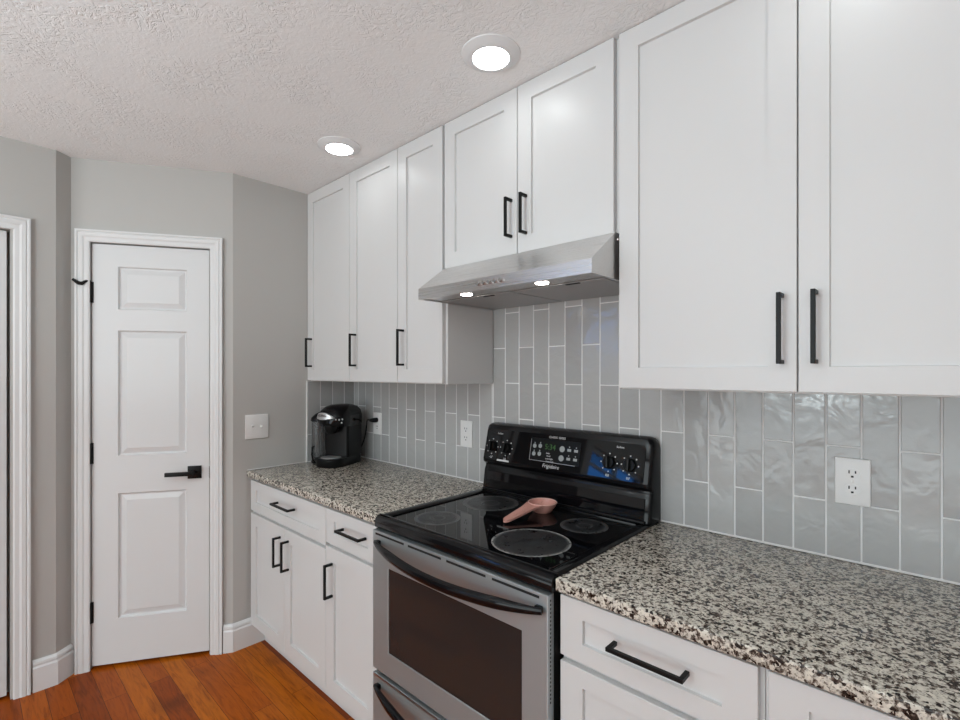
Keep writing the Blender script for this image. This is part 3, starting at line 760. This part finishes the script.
for an_, z in ((-62, .256), (-46, .254), (-30, .256), (-34, .238)):
    b = nb(); t = nb(); bmesh.ops.create_icosphere(t, subdivisions=2, radius=.0048); a_ = math.radians(an_)
    bmesh.ops.translate(t, vec=(.031+.066*math.cos(a_), -.060+.066*math.sin(a_), z), verts=t.verts); add(b, t)
    cpart('button', b, M['print'], label='small pale button')
b = nb(); P1 = rrect(-.146, -.074, -.075, .105, .03, .03); P2 = rrect(-.142, -.078, -.070, .10, .026, .026)
loft(b, [(P2, .006), (P1, .05), (P1, .236)])
cpart('water_tank', b, M['smoke'], label='clear smoked water tank')
b = nb(); loft(b, [(P1, .2365), (rrect(-.150, -.070, -.080, .11, .032, .032), .240), (rrect(-.148, -.068, -.078, .108, .032, .032), .256), (rrect(-.13, -.066, -.06, .09, .03, .03), .278), (rrect(-.10, -.066, -.03, .06, .015, .015), .292)])
cpart('tank_lid', b, M['gloss'])
b = nb(); loft(b, [(rrect(-.148, -.072, -.060, .107, .03, .03), .0), (rrect(-.149, -.071, -.078, .108, .03, .03), .010), (rrect(-.149, -.071, -.078, .108, .03, .03), .018)]); cpart('tank_foot', b, M['plastic'])
b = nb(); tube(b, [(-.112, -.074, .10), (-.116, -.088, .096), (-.116, -.092, .06), (-.112, -.086, .022), (-.112, -.074, .018)], .006, 10); cpart('tank_grip', b, M['plastic'])
# cord and plug, given in world space, turned into the machine's frame
inv = (Matrix.Translation(cm.location) @ Matrix.Rotation(math.radians(26), 4, 'Z') @ Matrix.Diagonal((.95, .95, 1.01, 1))).inverted()
def bez(p, n=24):
    out = []
    for i in range(n+1):
        u = i/n; a = [Vector(q) for q in p]
        while len(a) > 1: a = [a[j].lerp(a[j+1], u) for j in range(len(a)-1)]
        out.append(inv @ a[0])
    return out
b = nb(); tube(b, bez([(.135, -.070, .965), (.172, -.035, .985), (.190, -.025, 1.14), (.210, -.070, 1.162), (.255, -.060, 1.151)]), .0042, 8); cpart('power_cord', b, M['plastic'])
b = nb(); tube(b, [inv @ Vector(p) for p in ((.250, -.062, 1.151), (.259, -.048, 1.151), (.262, -.034, 1.151), (.262, -.0155, 1.151))], [.007, .012, .014, .014], 10); cpart('plug', b, M['plastic'])

# ================================================================ OUTLETS, SWITCH
def outlet(loc, label):
    o = thing('outlet', loc, label, 'outlet', 'wall outlets on the tile')
    b = nb(); box(b, -.039, .039, -.006, 0, -.063, .063, .0025, 3); obj('cover_plate', b, M['plate'], o, True, world=False)
    for zc in (.021, -.021):
        b = nb(); t = nb()
        P = []
        for a in range(32):
            an = 2*PI*a/32; P.append((max(-.0165, min(.0165, .0185*math.cos(an))), .0145*math.sin(an)))
        prism(t, [(x, z+zc) for x, z in P], 'y', -.0078, -.005); add(b, t)
        rc_ = obj('receptacle', b, M['plate'], o, world=False)
        b = nb(); box(b, -.0085, -.0055, -.0082, -.0074, zc+.001, zc+.0095); box(b, .0055, .0085, -.0082, -.0074, zc+.002, zc+.009); box(b, -.0028, .0028, -.0082, -.0074, zc-.0095, zc-.0045, .0002)
        obj('slot', b, M['hole'], rc_, world=False)
    b = nb(); lathe(b, [(0, .0012), (.0028, .0012), (.0033, 0)], seg=14, mx=Matrix.Translation((0, -.006, 0)) @ Matrix.Rotation(PI/2, 4, 'X')); obj('screw', b, M['plate'], o, world=False)
    return o
o1 = outlet((2.463, -.0098, 1.133), 'white double wall outlet above the right counter, free')
dup(o1, (.989, -.0098, 1.133), 'white double wall outlet just left of the range control panel')
dup(o1, (.262, -.0098, 1.130), 'white wall outlet beside the coffee maker, with its black plug in it')
sw = thing('light_switch', (.0005, -.596, 1.1405), 'white double toggle light switch plate on the grey wall beside the counter', 'light switch')
b = nb(); box(b, 0, .006, -.060, .060, -.0635, .0635, .0025, 3); obj('cover_plate', b, M['plate'], sw, True, world=False)
for yc_, sg in ((-.023, 1), (.023, -1)):
    b = nb(); box(b, .0045, .0066, yc_-.0055, yc_+.0055, -.0125, .0125); box(b, .006, .0068, yc_-.0045, yc_+.0045, -.011, .011)
    prism(b, [(.004, -.005), (.004, .005), (.018, .005+.007*sg), (.018, -.001+.007*sg)], 'y', yc_-.004, yc_+.004, .0006, 1)
    obj('toggle', b, M['plate'], sw, world=False)
    for z in (.030, -.030):
        b = nb(); lathe(b, [(0, .0012), (.0028, .0012), (.0033, 0)], seg=12, mx=Matrix.Translation((.006, yc_, z)) @ Matrix.Rotation(PI/2, 4, 'Y')); obj('screw', b, M['plate'], sw, world=False)

# ================================================================ CEILING LIGHTS
cl = thing('recessed_light', (.668, -.502, H), 'lit round recessed ceiling light, the farther one near the corner', 'ceiling light', 'recessed ceiling lights')
b = nb(); lathe(b, [(.058, -.010), (.059, -.0165), (.062, -.0175), (.075, -.013), (.088, -.006), (.0935, -.0035), (.0945, 0)], seg=56); obj('trim_ring', b, M['trim'], cl, True, world=False)
b = nb(); lathe(b, [(0, -.0175), (.045, -.017), (.0580, -.0155), (.0585, -.012)], seg=48); obj('lens', b, M['lens'], cl, True, world=False)
dup(cl, (1.590, -.506, H), 'lit round recessed ceiling light, the nearer one above the range')
for i, (x, y) in enumerate([(2.51, -.506), (3.43, -.506)] + [(x, y) for y in (-1.75, -3.1) for x in (.67, 1.59, 2.51, 3.43)]):  # first inferred from the lit right cabinet; the others added to light the room
    dup(cl, (x, y, H), 'unseen lit round recessed ceiling light farther out over the room, behind or beside the camera')
